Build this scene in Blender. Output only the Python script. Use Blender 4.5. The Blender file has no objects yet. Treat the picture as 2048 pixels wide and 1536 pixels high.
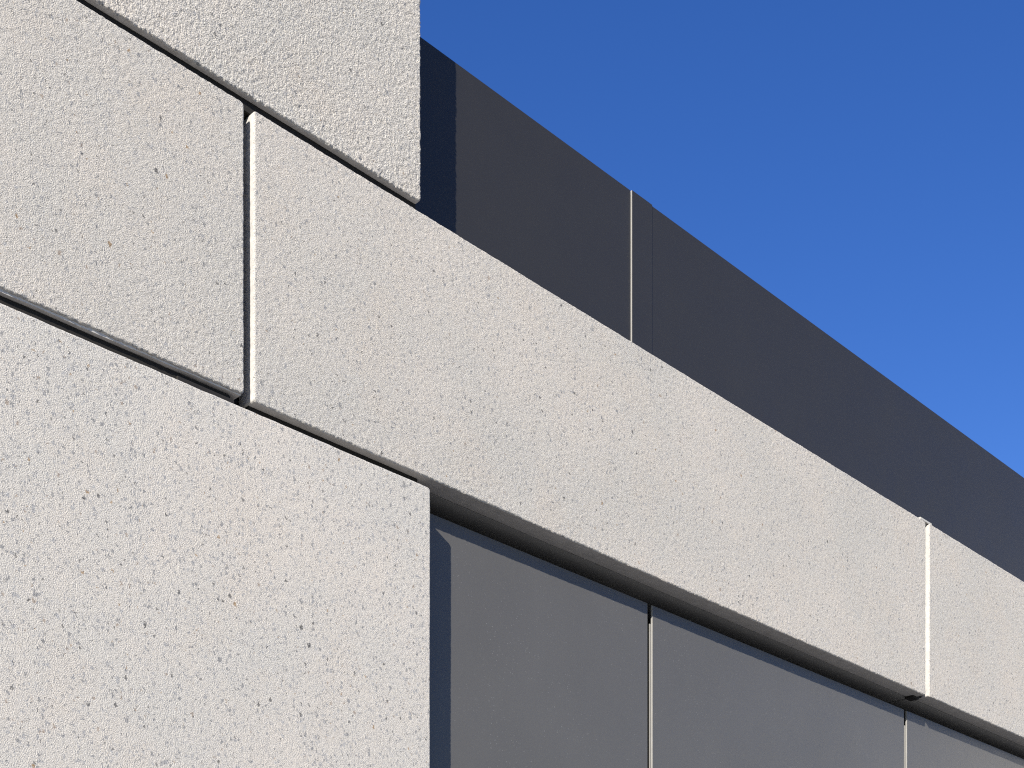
import bpy, bmesh, math
import numpy as np
from mathutils import Vector

# ------------------------------------------------------------------ camera
scene = bpy.context.scene
YAW = math.radians(44.786)          # angle between the view direction and the facade
EYE = Vector((0.0, -2.511, 1.6))
cam_data = bpy.data.cameras.new('camera')
cam = bpy.data.objects.new('camera', cam_data)
scene.collection.objects.link(cam)
cam.location = EYE
cam.rotation_euler = (math.radians(90), 0, YAW - math.radians(90))
cam_data.sensor_width = 36.0
cam_data.lens = 36.0 * 2822 / 2048
cam_data.shift_y = (2255 - 768) / 2048     # level camera, lens shifted up: verticals stay upright
cam_data.clip_start = 0.05
cam_data.clip_end = 3000
scene.camera = cam

# ------------------------------------------------------------------ sky, sun, exposure
SUN_TRAVEL = Vector((1.83, 1.0, -0.97)).normalized()
to_sun = -SUN_TRAVEL
world = bpy.data.worlds.new('World')
scene.world = world
world.use_nodes = True
wn, wl = world.node_tree.nodes, world.node_tree.links
wn.clear()
sky = wn.new('ShaderNodeTexSky')
sky.sky_type = 'NISHITA'
sky.sun_disc = False
sky.sun_elevation = math.asin(to_sun.z)
sky.sun_rotation = math.atan2(to_sun.x, to_sun.y)
sky.altitude = 300
sky.air_density = 1.0
sky.dust_density = 0.2
sky.ozone_density = 3.0
hsv = wn.new('ShaderNodeHueSaturation')
hsv.inputs['Hue'].default_value = 0.519
hsv.inputs['Saturation'].default_value = 1.28
bg = wn.new('ShaderNodeBackground')
bg.inputs['Strength'].default_value = 0.094
wo = wn.new('ShaderNodeOutputWorld')
wl.new(sky.outputs[0], hsv.inputs['Color'])
wl.new(hsv.outputs[0], bg.inputs['Color'])
wl.new(bg.outputs[0], wo.inputs[0])

sun_data = bpy.data.lights.new('sun', 'SUN')
sun_data.energy = 5.0
sun_data.angle = math.radians(0.53)
sun_data.color = (1.0, 0.935, 0.82)
sun = bpy.data.objects.new('sun', sun_data)
scene.collection.objects.link(sun)
sun.rotation_euler = SUN_TRAVEL.to_track_quat('-Z', 'Y').to_euler()

scene.view_settings.view_transform = 'Standard'
scene.view_settings.look = 'None'
scene.view_settings.gamma = 1.0
scene.view_settings.exposure = 0.8
scene.cycles.use_denoising = False       # keep the sandy grain crisp
scene.cycles.filter_width = 1.15

# ------------------------------------------------------------------ node helpers
def new_mat(name):
    m = bpy.data.materials.new(name)
    m.use_nodes = True
    nt = m.node_tree
    b = nt.nodes['Principled BSDF']
    return m, nt, b

def node(nt, kind, **inp):
    n = nt.nodes.new(kind)
    for k, v in inp.items():
        n.inputs[k.replace('_', ' ')].default_value = v
    return n

def math_n(nt, op, a, b=None, c=None, clamp=False):
    n = nt.nodes.new('ShaderNodeMath')
    n.operation = op
    n.use_clamp = clamp
    for i, v in enumerate((a, b, c)):
        if v is None:
            continue
        if isinstance(v, (int, float)):
            n.inputs[i].default_value = v
        else:
            nt.links.new(v, n.inputs[i])
    return n.outputs[0]

def vmath(nt, op, a, b):
    n = nt.nodes.new('ShaderNodeVectorMath')
    n.operation = op
    for i, v in enumerate((a, b)):
        if isinstance(v, (tuple, list)):
            n.inputs[i].default_value = v
        else:
            nt.links.new(v, n.inputs[i])
    return n.outputs[0]

def mix_c(nt, fac, a, b, blend='MIX'):
    n = nt.nodes.new('ShaderNodeMix')
    n.data_type = 'RGBA'
    n.blend_type = blend
    for sock, v in ((n.inputs[0], fac), (n.inputs[6], a), (n.inputs[7], b)):
        if isinstance(v, (int, float)):
            sock.default_value = v
        elif isinstance(v, (tuple, list)):
            sock.default_value = (*v, 1.0) if len(v) == 3 else v
        else:
            nt.links.new(v, sock)
    return n.outputs[2]

def ramp(nt, fac, stops, interp='LINEAR'):
    n = nt.nodes.new('ShaderNodeValToRGB')
    n.color_ramp.interpolation = interp
    e = n.color_ramp.elements
    while len(e) < len(stops):
        e.new(0.5)
    for el, (p, c) in zip(e, stops):
        el.position = p
        el.color = (*c, 1.0) if isinstance(c, (tuple, list)) else (c, c, c, 1.0)
    nt.links.new(fac, n.inputs[0])
    return n.outputs[0]

def coords(nt):
    tc = nt.nodes.new('ShaderNodeTexCoord')
    oi = nt.nodes.new('ShaderNodeObjectInfo')
    off = vmath(nt, 'SCALE', (17.3, 5.1, 29.7), (0, 0, 0))
    sc = off.node
    nt.links.new(oi.outputs['Random'], sc.inputs['Scale'])
    return vmath(nt, 'ADD', tc.outputs['Object'], off)

def face_coords(nt):
    """flat coordinates on the wall plane: along the wall, up"""
    v = coords(nt)
    s = nt.nodes.new('ShaderNodeSeparateXYZ')
    nt.links.new(v, s.inputs[0])
    c = nt.nodes.new('ShaderNodeCombineXYZ')
    nt.links.new(s.outputs[0], c.inputs[0])
    nt.links.new(s.outputs[2], c.inputs[1])
    return c.outputs[0]

DIMS = '3D'
def noise(nt, vec, scale, detail=2.0, rough=0.5):
    n = node(nt, 'ShaderNodeTexNoise', Scale=scale, Detail=detail, Roughness=rough)
    n.noise_dimensions = DIMS
    nt.links.new(vec, n.inputs['Vector'])
    return n

def voronoi(nt, vec, scale, feature='F1'):
    n = node(nt, 'ShaderNodeTexVoronoi', Scale=scale)
    n.voronoi_dimensions = DIMS
    n.feature = feature
    nt.links.new(vec, n.inputs['Vector'])
    return n

# ------------------------------------------------------------------ materials
def concrete(name, grain, bump_mm, stones, small_stones, speck, tone=(0.535, 0.515, 0.482)):
    """washed pale concrete: sandy grain with scattered grey and brown stones"""
    global DIMS
    DIMS = '2D'
    m, nt, b = new_mat(name)
    v = face_coords(nt)
    warp = noise(nt, v, 170, 1.0)
    wv = vmath(nt, 'SUBTRACT', warp.outputs['Color'], (0.5, 0.5, 0.5))
    wv = vmath(nt, 'MULTIPLY', wv, (0.010, 0.010, 0.0))
    vd = vmath(nt, 'ADD', v, wv)
    vd = vmath(nt, 'MULTIPLY', vd, (1.0, 0.72, 1.0))
    big = noise(nt, v, 2.6, 3.0, 0.55).outputs['Fac']
    mid = noise(nt, v, 14.0, 3.0, 0.6).outputs['Fac']
    fine = noise(nt, v, grain * 0.9, 3.0, 0.7).outputs['Fac']
    light = tuple(c * f for c, f in zip(tone, (1.035, 1.005, 0.98)))
    dark = tuple(c * f for c, f in zip(tone, (0.985, 0.982, 0.975)))
    col = mix_c(nt, ramp(nt, big, [(0.38, 0.0), (0.64, 1.0)]), dark, light)
    col = mix_c(nt, ramp(nt, mid, [(0.35, 0.0), (0.7, 0.5)]), col, tuple(c * 0.95 for c in tone))
    # faint warm and pink staining with its own outlines
    stain = noise(nt, v, 4.3, 5.0, 0.62).outputs['Fac']
    col = mix_c(nt, ramp(nt, stain, [(0.50, 0.0), (0.68, 0.55)]), col, tuple(c * f for c, f in zip(tone, (1.02, 0.975, 0.935))))
    # sand and cement have their own light and dark specks
    col = mix_c(nt, speck, col, ramp(nt, fine, [(0.27, 0.46), (0.41, 0.86), (0.55, 1.0), (0.75, 1.10)]), 'MULTIPLY')

    def stone_layer(col, scale, frac, rmin, rvar, shade):
        vo = voronoi(nt, vd, scale)
        sep = nt.nodes.new('ShaderNodeSeparateColor')
        nt.links.new(vo.outputs['Color'], sep.inputs[0])
        sel = math_n(nt, 'LESS_THAN', sep.outputs[0], frac)
        rad = math_n(nt, 'MULTIPLY_ADD', sep.outputs[1], rvar, rmin)
        edge = math_n(nt, 'MULTIPLY', math_n(nt, 'SUBTRACT', rad, vo.outputs['Distance']), 12.0, clamp=True)
        mask = math_n(nt, 'MULTIPLY', sel, edge)
        sc = ramp(nt, sep.outputs[2], [(0.0, (0.09, 0.09, 0.092)), (0.06, (0.22, 0.222, 0.228)),
                                       (0.30, (0.29, 0.292, 0.30)), (0.75, (0.36, 0.36, 0.362)),
                                       (0.95, (0.30, 0.25, 0.21)), (0.988, (0.28, 0.19, 0.11))], 'CONSTANT')
        return mix_c(nt, math_n(nt, 'MULTIPLY', mask, shade), col, sc)
    col = stone_layer(col, 98, stones, 0.10, 0.27, 0.84)
    col = stone_layer(col, 47, stones * 0.22, 0.09, 0.15, 0.88)
    col = stone_layer(col, 225, small_stones, 0.16, 0.30, 0.75)
    nt.links.new(col, b.inputs['Base Color'])
    b.inputs['Roughness'].default_value = 0.9
    b.inputs['Specular IOR Level'].default_value = 0.2
    # fine relief: sandy grains, calmer in patches
    g1 = noise(nt, v, grain, 2.0, 0.65).outputs['Fac']
    calm = math_n(nt, 'MULTIPLY_ADD', noise(nt, v, 2.6, 1.0).outputs['Fac'], -0.4, 1.2)
    h = math_n(nt, 'MULTIPLY', g1, calm)
    bp = node(nt, 'ShaderNodeBump', Strength=1.0, Distance=bump_mm * 0.001)
    nt.links.new(h, bp.inputs['Height'])
    nt.links.new(bp.outputs[0], b.inputs['Normal'])
    DIMS = '3D'
    return m

def cast_concrete(name, base=(0.53, 0.515, 0.498)):
    """smooth formed edge of the panels"""
    m, nt, b = new_mat(name)
    v = coords(nt)
    n = noise(nt, v, 38, 4.0, 0.6).outputs['Fac']
    st = noise(nt, vmath(nt, 'MULTIPLY', v, (6.0, 40.0, 40.0)), 3.0, 3.0).outputs['Fac']
    col = mix_c(nt, ramp(nt, n, [(0.35, 0.0), (0.7, 1.0)]), tuple(c * 0.86 for c in base), base)
    col = mix_c(nt, 0.4, col, ramp(nt, st, [(0.35, 0.8), (0.6, 1.0)]), 'MULTIPLY')
    vo = voronoi(nt, v, 95)
    pores = ramp(nt, vo.outputs['Distance'], [(0.07, 0.35), (0.12, 1.0)])
    col = mix_c(nt, 0.8, col, pores, 'MULTIPLY')
    nt.links.new(col, b.inputs['Base Color'])
    b.inputs['Roughness'].default_value = 0.8
    bp = node(nt, 'ShaderNodeBump', Strength=0.5, Distance=0.0008)
    nt.links.new(noise(nt, v, 160, 3.0).outputs['Fac'], bp.inputs['Height'])
    nt.links.new(bp.outputs[0], b.inputs['Normal'])
    return m

def coated_metal(name, base, rough, spec, flake=0.0, dirt=0.1):
    m, nt, b = new_mat(name)
    v = coords(nt)
    big = noise(nt, v, 3.0, 4.0, 0.6).outputs['Fac']
    col = mix_c(nt, ramp(nt, big, [(0.35, 0.0), (0.7, 1.0)]), tuple(c * (1 - dirt) for c in base), tuple(c * (1 + dirt) for c in base))
    # rain streaks: stretched along the height
    strk = noise(nt, vmath(nt, 'MULTIPLY', v, (30.0, 30.0, 1.6)), 1.0, 4.0, 0.6).outputs['Fac']
    col = mix_c(nt, 0.5, col, ramp(nt, strk, [(0.3, 1.0 - dirt * 0.8), (0.7, 1.0)]), 'MULTIPLY')
    if flake > 0:
        vo = voronoi(nt, v, 330)
        sep = nt.nodes.new('ShaderNodeSeparateColor')
        nt.links.new(vo.outputs['Color'], sep.inputs[0])
        sel = math_n(nt, 'GREATER_THAN', sep.outputs[0], 0.965)
        dot = math_n(nt, 'LESS_THAN', vo.outputs['Distance'], 0.32)
        dens = ramp(nt, noise(nt, v, 5.0, 2.0).outputs['Fac'], [(0.4, 0.15), (0.62, 1.0)])
        fl = math_n(nt, 'MULTIPLY', math_n(nt, 'MULTIPLY', sel, dot), math_n(nt, 'MULTIPLY', dens, flake))
        col = mix_c(nt, fl, col, (0.62, 0.62, 0.62))
    nt.links.new(col, b.inputs['Base Color'])
    rg = noise(nt, v, 9.0, 4.0).outputs['Fac']
    rr = math_n(nt, 'MULTIPLY_ADD', rg, 0.14, rough - 0.07)
    nt.links.new(rr, b.inputs['Roughness'])
    b.inputs['Specular IOR Level'].default_value = spec
    bp = node(nt, 'ShaderNodeBump', Strength=0.25, Distance=0.0003)
    nt.links.new(noise(nt, v, 420, 2.0).outputs['Fac'], bp.inputs['Height'])
    nt.links.new(bp.outputs[0], b.inputs['Normal'])
    return m

def plain(name, base, rough=0.7, var=0.15, scale=40.0, metal=0.0):
    m, nt, b = new_mat(name)
    v = coords(nt)
    n = noise(nt, v, scale, 4.0, 0.6).outputs['Fac']
    nt.links.new(mix_c(nt, n, tuple(c * (1 - var) for c in base), tuple(c * (1 + var) for c in base)), b.inputs['Base Color'])
    b.inputs['Roughness'].default_value = rough
    b.inputs['Metallic'].default_value = metal
    return m

M_COARSE = concrete('washed_concrete_coarse', 330, 4.4, 0.15, 0.20, 1.0)
M_SANDY = concrete('washed_concrete_sandy', 450, 2.9, 0.16, 0.27, 1.0)
M_FINE = concrete('washed_concrete_fine', 440, 1.9, 0.40, 0.36, 0.8)
M_CAST = cast_concrete('cast_concrete_edge')
M_CLAD = coated_metal('grey_coated_sheet', (0.093, 0.0905, 0.0865), 0.27, 0.36, flake=0.2, dirt=0.035)
M_FASCIA = coated_metal('anthracite_coated_sheet', (0.0265, 0.0258, 0.0255), 0.42, 0.36, dirt=0.03)
M_EDGE = plain('raw_sheet_edge', (0.27, 0.265, 0.255), 0.5)
M_ALU = plain('aluminium_profile', (0.21, 0.207, 0.20), 0.45)
M_BLACK = plain('black_rubber', (0.006, 0.005, 0.0045), 0.9)
M_PACK = plain('dark_packer', (0.011, 0.009, 0.0075), 0.7, 0.3)
M_SOFFIT = plain('soffit_board_grey', (0.24, 0.24, 0.232), 0.75, 0.1, 12)
M_CORE = plain('dark_membrane', (0.012, 0.012, 0.012), 0.9)
M_SHIM = plain('pale_plastic_shim', (0.42, 0.41, 0.38), 0.6)

# ------------------------------------------------------------------ mesh helpers
C = scene.collection

def link_mesh(name, verts, faces, mats, parent=None, origin=(0, 0, 0), smooth=False, face_mats=None):
    o3 = np.asarray(origin, dtype=float)
    v = np.asarray(verts, dtype=float) - o3
    me = bpy.data.meshes.new(name)
    me.from_pydata(v.tolist(), [], faces)
    for m in mats:
        me.materials.append(m)
    if face_mats is not None:
        me.polygons.foreach_set('material_index', face_mats)
    if smooth:
        me.polygons.foreach_set('use_smooth', [True] * len(me.polygons))
    me.update()
    ob = bpy.data.objects.new(name, me)
    C.objects.link(ob)
    if parent:
        ob.parent = parent
        ob.location = Vector(origin) - parent.location
    else:
        ob.location = origin
    return ob

def box(name, x0, x1, y0, y1, z0, z1, mat, parent, bevel=0.0, side_mat=None, seg=2):
    bm = bmesh.new()
    vs = [bm.verts.new((x, y, z)) for x in (x0, x1) for y in (y0, y1) for z in (z0, z1)]
    for idx in ((0, 1, 3, 2), (4, 6, 7, 5), (0, 4, 5, 1), (2, 3, 7, 6), (0, 2, 6, 4), (1, 5, 7, 3)):
        bm.faces.new([vs[i] for i in idx])
    bmesh.ops.recalc_face_normals(bm, faces=bm.faces)
    if bevel:
        bmesh.ops.bevel(bm, geom=list(bm.edges), offset=bevel, segments=seg, affect='EDGES', profile=0.6)
    origin = ((x0 + x1) / 2, y0, z0)
    me = bpy.data.meshes.new(name)
    bmesh.ops.translate(bm, verts=bm.verts, vec=-Vector(origin))
    bm.normal_update()
    if side_mat:
        for f in bm.faces:
            if abs(f.normal.x) > 0.9:
                f.material_index = 1
    bm.to_mesh(me)
    bm.free()
    me.materials.append(mat)
    if side_mat:
        me.materials.append(side_mat)
    ob = bpy.data.objects.new(name, me)
    C.objects.link(ob)
    if parent:
        ob.parent = parent
        ob.location = Vector(origin) - parent.location
    else:
        ob.location = origin
    return ob

def thing(name, label, cat, loc):
    o = bpy.data.objects.new(name, None)
    C.objects.link(o)
    o.location = loc
    o['label'] = label
    o['category'] = cat
    return o

def hash2(ix, iz, seed):
    n = (ix.astype(np.int64) * 374761393 + iz.astype(np.int64) * 668265263 + seed * 1442695041) & 0x7fffffff
    n = ((n ^ (n >> 13)) * 1274126177) & 0x7fffffff
    n = ((n ^ (n >> 16)) * 974634053) & 0x7fffffff
    return ((n ^ (n >> 15)) & 0xffff) / 65535.0

def vnoise(x, z, wave, seed):
    """smooth value noise, -1 .. 1"""
    gx, gz = x / wave, z / wave
    ix, iz = np.floor(gx), np.floor(gz)
    fx, fz = gx - ix, gz - iz
    fx, fz = fx * fx * (3 - 2 * fx), fz * fz * (3 - 2 * fz)
    a, b = hash2(ix, iz, seed), hash2(ix + 1, iz, seed)
    c, d = hash2(ix, iz + 1, seed), hash2(ix + 1, iz + 1, seed)
    return 2 * ((a * (1 - fx) + b * fx) * (1 - fz) + (c * (1 - fx) + d * fx) * fz) - 1

def axis_steps(a, b, lo, hi, fine, coarse):
    """coordinates from a to b, fine between lo and hi, coarse elsewhere"""
    lo, hi = max(a, lo), min(b, hi)
    out = []
    if lo > a:
        out += list(np.linspace(a, lo, max(2, int((lo - a) / coarse) + 1))[:-1])
    out += list(np.linspace(lo, hi, max(2, int((hi - lo) / fine) + 1)))
    if hi < b:
        out += list(np.linspace(hi, b, max(2, int((b - hi) / coarse) + 1))[1:])
    return np.array(out)

def concrete_panel(parent, x0, x1, z0, z1, view, step, front_mat, amp, rag, radius, corner, seed,
                   thick=0.063, rebate=None, label=None, wave=0.0043):
    """precast panel: rough washed front with worn edges, smooth cast sides"""
    vx0, vx1, vz0, vz1 = view
    xs = axis_steps(x0, x1, vx0, vx1, step[0], 0.02)
    zs = axis_steps(z0, z1, vz0, vz1, step[1], 0.02)
    nx, nz = len(xs), len(zs)
    X, Z = np.meshgrid(xs, zs)                # rows along z
    # distances to the edges
    dl, dr, db, dt = X - x0, x1 - X, Z - z0, z1 - Z
    R = corner
    def roundc(X, Z, cx, cz, sx, sz):
        dx, dz = (X - cx) * sx, (Z - cz) * sz
        inq = (dx > 0) & (dz > 0)
        l = np.hypot(dx, dz) + 1e-12
        k = np.where(inq, np.maximum(dx, dz) / l, 1.0)
        return np.where(inq, cx + dx * k * sx, X), np.where(inq, cz + dz * k * sz, Z)
    PX, PZ = X, Z
    for cx, cz, sx, sz in ((x0 + R, z0 + R, -1, -1), (x1 - R, z0 + R, 1, -1), (x0 + R, z1 - R, -1, 1), (x1 - R, z1 - R, 1, 1)):
        PX, PZ = roundc(PX, PZ, cx, cz, sx, sz)
    r = radius * (1 + 0.35 * vnoise(X, Z, 0.03, seed + 7) + 0.25 * vnoise(X, Z, 0.3, seed + 8))
    e = np.minimum(np.minimum(dl, dr), np.minimum(db, dt))
    t = np.clip(1 - e / r, 0, 1)
    fall = r * (1 - np.sqrt(np.clip(1 - t * t, 0, 1)))
    # grain relief
    big = vnoise(X, Z, 0.33, seed + 1) * 0.6 + vnoise(X, Z, 0.11, seed + 2) * 0.4
    edgey = np.exp(-e / 0.07)
    a = amp * np.clip(0.80 - 0.14 * big + 0.40 * edgey, 0.35, 1.5)
    wx, wz = X + 0.002 * vnoise(X, Z, 0.009, seed + 20), Z + 0.002 * vnoise(X, Z, 0.009, seed + 21)
    n = (vnoise(wx, wz, wave, seed + 3) * 1.0 + vnoise(wx, wz, wave * 1.7, seed + 4) * 0.12)
    sp = vnoise(wx, wz, wave * 2.2, seed + 6)
    n = n - 1.1 * np.clip(sp - 0.55, 0, 1) / 0.45                 # washed-out pits
    Y = fall * 0.8 - a * n + 0.0006 * vnoise(X, Z, 0.5, seed + 9)
    # ragged arrises
    w = np.clip(1 - e / (radius * 1.6), 0, 1)
    def inward(d):
        return np.clip(1 - d / (radius * 1.6), 0, 1)
    rg1 = vnoise(wx, wz, wave * 1.2, seed + 11) * 0.65 + vnoise(X, Z, wave * 3.2, seed + 12) * 0.35
    rg = rag * (rg1 * 0.9 + 0.35) + rag * 2.2 * np.clip(vnoise(X, Z, 0.035, seed + 13) - 0.62, 0, 1)
    PX = PX + rg * (inward(dl) - inward(dr))
    PZ = PZ + rg * (inward(db) * 1.15 - inward(dt) * 0.6)
    verts = np.stack([PX, Y, PZ], axis=-1).reshape(-1, 3)
    idx = np.arange(nx * nz).reshape(nz, nx)
    f = np.stack([idx[:-1, :-1], idx[:-1, 1:], idx[1:, 1:], idx[1:, :-1]], axis=-1).reshape(-1, 4)
    # border loop, counter-clockwise seen from the front
    loop = np.concatenate([idx[0, :], idx[1:, -1], idx[-1, -2::-1], idx[-2:0:-1, 0]])
    bx, bz = X.reshape(-1)[loop], Z.reshape(-1)[loop]
    # the straight cast outline with its rounded corners
    ox, oz = bx.copy(), bz.copy()
    for cx, cz, sx, sz in ((x0 + R, z0 + R, -1, -1), (x1 - R, z0 + R, 1, -1), (x0 + R, z1 - R, -1, 1), (x1 - R, z1 - R, 1, 1)):
        ox, oz = roundc(ox, oz, cx, cz, sx, sz)
    is_bot = (bz <= z0 + 1e-6)
    wob = 0.0007 * vnoise(bx, bz, 0.16, seed + 15)
    rings = []
    nmx = np.where(bx <= x0 + 1e-6, -1.0, np.where(bx >= x1 - 1e-6, 1.0, 0.0))
    nmz = np.where(bz <= z0 + 1e-6, -1.0, np.where(bz >= z1 - 1e-6, 1.0, 0.0))
    def ring(y, push):
        return np.stack([ox + nmx * (push + wob), np.full_like(ox, y), oz + nmz * (push + wob)], axis=-1)
    inset = -0.0008
    if rebate:
        dep, drop = rebate
        pb = np.where(is_bot, drop, 0.0)
        wv = 0.0016 * vnoise(bx, bz, 0.05, seed + 16) * is_bot
        rings.append(ring(radius + 0.002, inset))
        r2 = ring(dep, inset); rings.append(r2)
        r3 = ring(dep + 0.0012, inset); r3[:, 2] -= pb + wv; rings.append(r3)
        r4 = ring(thick - 0.006, inset); r4[:, 2] -= pb; rings.append(r4)
        r5 = ring(thick - 0.0015, inset - 0.002); r5[:, 2] -= pb; rings.append(r5)
        r6 = ring(thick, inset - 0.006); r6[:, 2] -= pb; rings.append(r6)
    else:
        rings += [ring(radius + 0.003, inset), ring(thick - 0.006, inset), ring(thick - 0.0015, inset - 0.002), ring(thick, inset - 0.006)]
    m = len(loop)
    allv = [verts]
    prev = loop
    base = nx * nz
    sides = []
    for rv in rings:
        cur = np.arange(base, base + m)
        allv.append(rv)
        base += m
        sides.append(np.stack([prev, cur, np.roll(cur, -1), np.roll(prev, -1)], axis=-1))
        prev = cur
    centre = base
    allv.append(np.array([[(x0 + x1) / 2, thick, (z0 + z1) / 2]]))
    sides = np.concatenate(sides)
    back = np.stack([prev, np.full(m, centre), np.roll(prev, -1)], axis=-1)
    V = np.concatenate(allv)
    origin = np.array([(x0 + x1) / 2, 0.0, z0])
    quads = np.concatenate([f, sides])
    me = bpy.data.meshes.new('concrete_panel')
    me.vertices.add(len(V))
    me.vertices.foreach_set('co', (V - origin).astype(np.float32).reshape(-1))
    nq, ntri = len(quads), len(back)
    li = np.concatenate([quads.reshape(-1), back.reshape(-1)]).astype(np.int32)
    me.loops.add(len(li))
    me.loops.foreach_set('vertex_index', li)
    starts = np.concatenate([np.arange(nq) * 4, nq * 4 + np.arange(ntri) * 3]).astype(np.int32)
    me.polygons.add(nq + ntri)
    me.polygons.foreach_set('loop_start', starts)
    mi = np.zeros(nq + ntri, dtype=np.int32)
    mi[len(f):] = 1
    me.polygons.foreach_set('material_index', mi)
    sm = np.ones(nq + ntri, dtype=bool)
    sm[nq:] = False
    me.polygons.foreach_set('use_smooth', sm)
    me.materials.append(front_mat)
    me.materials.append(M_CAST)
    me.update(calc_edges=True)
    # keep the arris between washed front and cast side crisp
    fl = np.zeros(len(me.edges), dtype=bool)
    ev = np.empty(len(me.edges) * 2, dtype=np.int32)
    me.edges.foreach_get('vertices', ev)
    ev = ev.reshape(-1, 2)
    on = np.zeros(len(V), dtype=bool)
    on[loop] = True
    if rebate:
        on[nx * nz + m: nx * nz + 3 * m] = True
    fl = on[ev[:, 0]] & on[ev[:, 1]]
    at = me.attributes.new('sharp_edge', 'BOOLEAN', 'EDGE')
    at.data.foreach_set('value', fl)
    me.validate()
    ob = bpy.data.objects.new('concrete_panel', me)
    C.objects.link(ob)
    ob.parent = parent
    ob.location = Vector(origin) - parent.location
    if label:
        ob['label'] = label
    return ob

# ------------------------------------------------------------------ setting
g, nt, b = new_mat('pale_paving')
gv = coords(nt)
gn = noise(nt, gv, 0.8, 5.0, 0.6).outputs['Fac']
gf = noise(nt, gv, 60.0, 3.0, 0.6).outputs['Fac']
gc = mix_c(nt, gn, (0.175, 0.172, 0.165), (0.245, 0.24, 0.23))
gc = mix_c(nt, 0.4, gc, ramp(nt, gf, [(0.3, 0.7), (0.7, 1.0)]), 'MULTIPLY')
nt.links.new(gc, b.inputs['Base Color'])
b.inputs['Roughness'].default_value = 0.9
ground = link_mesh('ground', [(-900, -900, 0), (900, -900, 0), (900, 900, 0), (-900, 900, 0)], [(0, 1, 2, 3)], [g])
ground['kind'] = 'structure'

# ------------------------------------------------------------------ concrete facade
Z_LOW_TOP = 3.1265      # top of the pier panel
Z_BAND_BOT = 3.1490     # underside of the band
Z_BAND_TOP = 3.7720
Z_UP_BOT = 3.7945
facade = thing('concrete_wall', 'pale washed concrete wall of large panels with open joints', 'wall', (2.5, 0.0, 0.0))
facade['kind'] = 'thing'
concrete_panel(facade, 0.20, 2.2536, 0.03, Z_LOW_TOP, (1.10, 2.2536, 2.15, Z_LOW_TOP), (0.0022, 0.0022), M_FINE,
               0.00032, 0.0003, 0.0032, 0.008, 11, label='finer pier panel with many dark stones')
concrete_panel(facade, -1.20, 1.7245, 3.1545, Z_BAND_TOP + 0.002, (1.10, 1.7245, 3.1545, Z_BAND_TOP + 0.002), (0.0021, 0.0021), M_SANDY,
               0.00058, 0.0013, 0.004, 0.010, 23, rebate=(0.0058, 0.0038), label='band panel left of the bright open joint')
concrete_panel(facade, 1.7485, 4.6355, Z_BAND_BOT, Z_BAND_TOP, (1.7485, 4.6355, Z_BAND_BOT, Z_BAND_TOP), (0.0026, 0.0022), M_SANDY,
               0.00055, 0.0009, 0.0042, 0.007, 37, label='long band panel above the dark recess')
concrete_panel(facade, 4.6615, 7.5600, Z_BAND_BOT + 0.002, Z_BAND_TOP + 0.002, (4.6615, 5.60, Z_BAND_BOT, Z_BAND_TOP + 0.002), (0.0030, 0.0024), M_SANDY,
               0.00055, 0.0009, 0.0042, 0.007, 51, label='band panel at the right end of the wall')
concrete_panel(facade, -0.60, 2.2245, Z_UP_BOT, 5.0, (1.30, 2.2245, Z_UP_BOT, 4.36), (0.0021, 0.0021), M_COARSE,
               0.00105, 0.0015, 0.0055, 0.010, 67, label='coarse upper panel standing up against the sky', wave=0.0050)

# dark seals set back in the joints, a packer and a shim
box('joint_seal', -1.2, 2.2195, 0.0155, 0.040, Z_BAND_TOP - 0.001, Z_UP_BOT + 0.004, M_BLACK, facade)
box('joint_seal', -1.2, 1.700, 0.0170, 0.050, Z_LOW_TOP - 0.002, 3.1492, M_BLACK, facade)
box('joint_seal', 1.752, 2.2330, 0.0245, 0.050, Z_LOW_TOP - 0.002, Z_BAND_BOT + 0.003, M_BLACK, facade)
box('packer', 1.568, 1.706, 0.0105, 0.0165, Z_LOW_TOP - 0.001, 3.1400, M_PACK, facade, bevel=0.0012)
box('shim', 4.6060, 4.6870, 0.004, 0.055, Z_BAND_TOP + 0.0030, Z_BAND_TOP + 0.0100, M_SHIM, facade, bevel=0.0008)
box('joint_seal', 4.6365, 4.6605, 0.030, 0.060, Z_BAND_BOT + 0.004, Z_BAND_TOP - 0.010, M_BLACK, facade)
box('backing_wall', -1.2, 7.5, 0.230, 3.0, 0.0, 4.15, M_CORE, facade)
box('backing_wall', -1.2, 2.195, 0.068, 0.120, 3.16, 5.0, M_CORE, facade)
box('backing_wall', 2.196, 7.5, 0.068, 0.120, 3.20, 3.765, M_CORE, facade)
box('backing_wall', -1.2, 1.70, 0.068, 0.228, 0.0, 3.12, M_CORE, facade)

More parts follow.
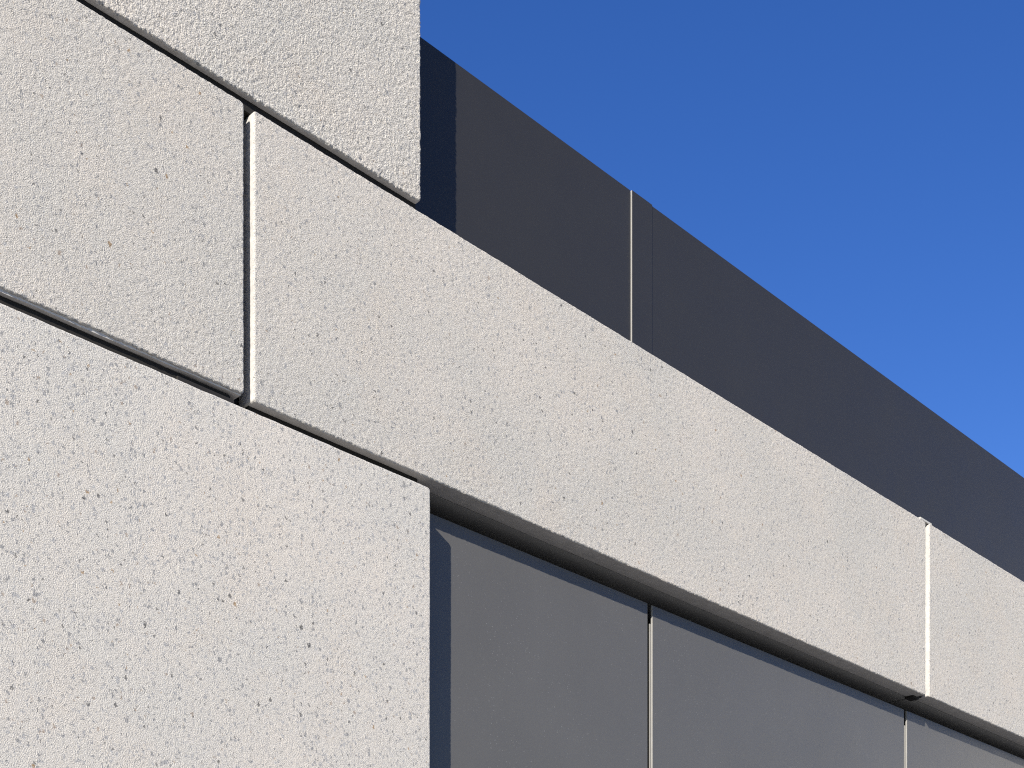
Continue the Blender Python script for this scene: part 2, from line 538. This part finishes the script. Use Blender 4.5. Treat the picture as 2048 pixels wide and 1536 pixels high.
# ------------------------------------------------------------------ recessed dark cladding
clad = thing('metal_cladding', 'smooth grey metal cladding recessed under the concrete band', 'cladding', (4.0, 0.0758, 0.0))
Z_CLAD_TOP = 3.1105
PANELS = ((1.7050, 3.1604), (3.1831, 4.6172), (4.6386, 6.0750), (6.0970, 7.5300))
for x0, x1 in PANELS:
    box('cladding_panel', x0, x1, 0.0758, 0.0822, 0.05, Z_CLAD_TOP, M_CLAD, clad, bevel=0.0007, side_mat=M_EDGE)
for x0, x1 in PANELS[1:]:
    box('joint_profile', x0 - 0.0030, x0 + 0.03, 0.0835, 0.0868, 0.05, Z_CLAD_TOP - 0.052, M_ALU, clad, bevel=0.0005)
box('soffit_board', 2.2000, 4.6250, 0.0645, 0.2250, 3.1515, 3.1640, M_SOFFIT, clad, bevel=0.001)
box('soffit_board', 4.6370, 7.4900, 0.0645, 0.2250, 3.1515, 3.1640, M_SOFFIT, clad, bevel=0.001)
box('bracket', 4.6000, 4.6420, 0.030, 0.0635, 3.1425, 3.1500, M_BLACK, clad, bevel=0.001)

# ------------------------------------------------------------------ roof parapet
par = thing('roof_parapet', 'dark anthracite metal parapet rising behind the concrete wall', 'parapet', (4.5, 0.13, 3.7))
box('fascia_panel', 1.20, 3.1490, 0.1300, 0.1330, 3.55, 4.3200, M_FASCIA, par, bevel=0.0006, side_mat=M_EDGE)
box('cover_strip', 3.1515, 3.2440, 0.1262, 0.1330, 3.55, 4.3206, M_FASCIA, par, bevel=0.0005, side_mat=M_EDGE)
box('fascia_panel', 3.2462, 9.0000, 0.1286, 0.1330, 3.55, 4.3190, M_FASCIA, par, bevel=0.0005)
box('coping', 1.20, 9.0, 0.1340, 0.42, 4.290, 4.3140, M_FASCIA, par, bevel=0.002)
box('upstand', 1.20, 9.0, 0.1345, 0.36, 3.60, 4.288, M_CORE, par)

# ------------------------------------------------------------------ building across the yard (seen only as a sheen in the cladding)
M_RENDER = plain('pale_render', (0.68, 0.64, 0.58), 0.9, 0.08, 2.0)
M_PANE = plain('dark_window_glass', (0.03, 0.035, 0.04), 0.15, 0.1)
M_FRAME = plain('grey_window_frame', (0.25, 0.25, 0.25), 0.5)
other = thing('opposite_building', 'pale rendered building mirrored as a soft sheen low in the right cladding panel', 'building', (38.0, -5.0, 0.0))
box('wall', 32.0, 44.0, -13.2, 3.0, 0.0, 11.8, M_RENDER, other)
box('roof', 31.7, 44.3, -13.5, 3.3, 11.802, 12.15, M_FRAME, other, bevel=0.03)
for k in range(4):
    for z in (1.0, 4.6):
        y = -11.6 + k * 4.0
        w = box('window', 31.93, 32.05, y, y + 1.6, z, z + 1.7, M_FRAME, other, bevel=0.01)
        p = box('pane', 31.915, 31.928, y + 0.08, y + 1.52, z + 0.08, z + 1.62, M_PANE, None)
        p.parent = w
        p.location = p.location - w.location - other.location
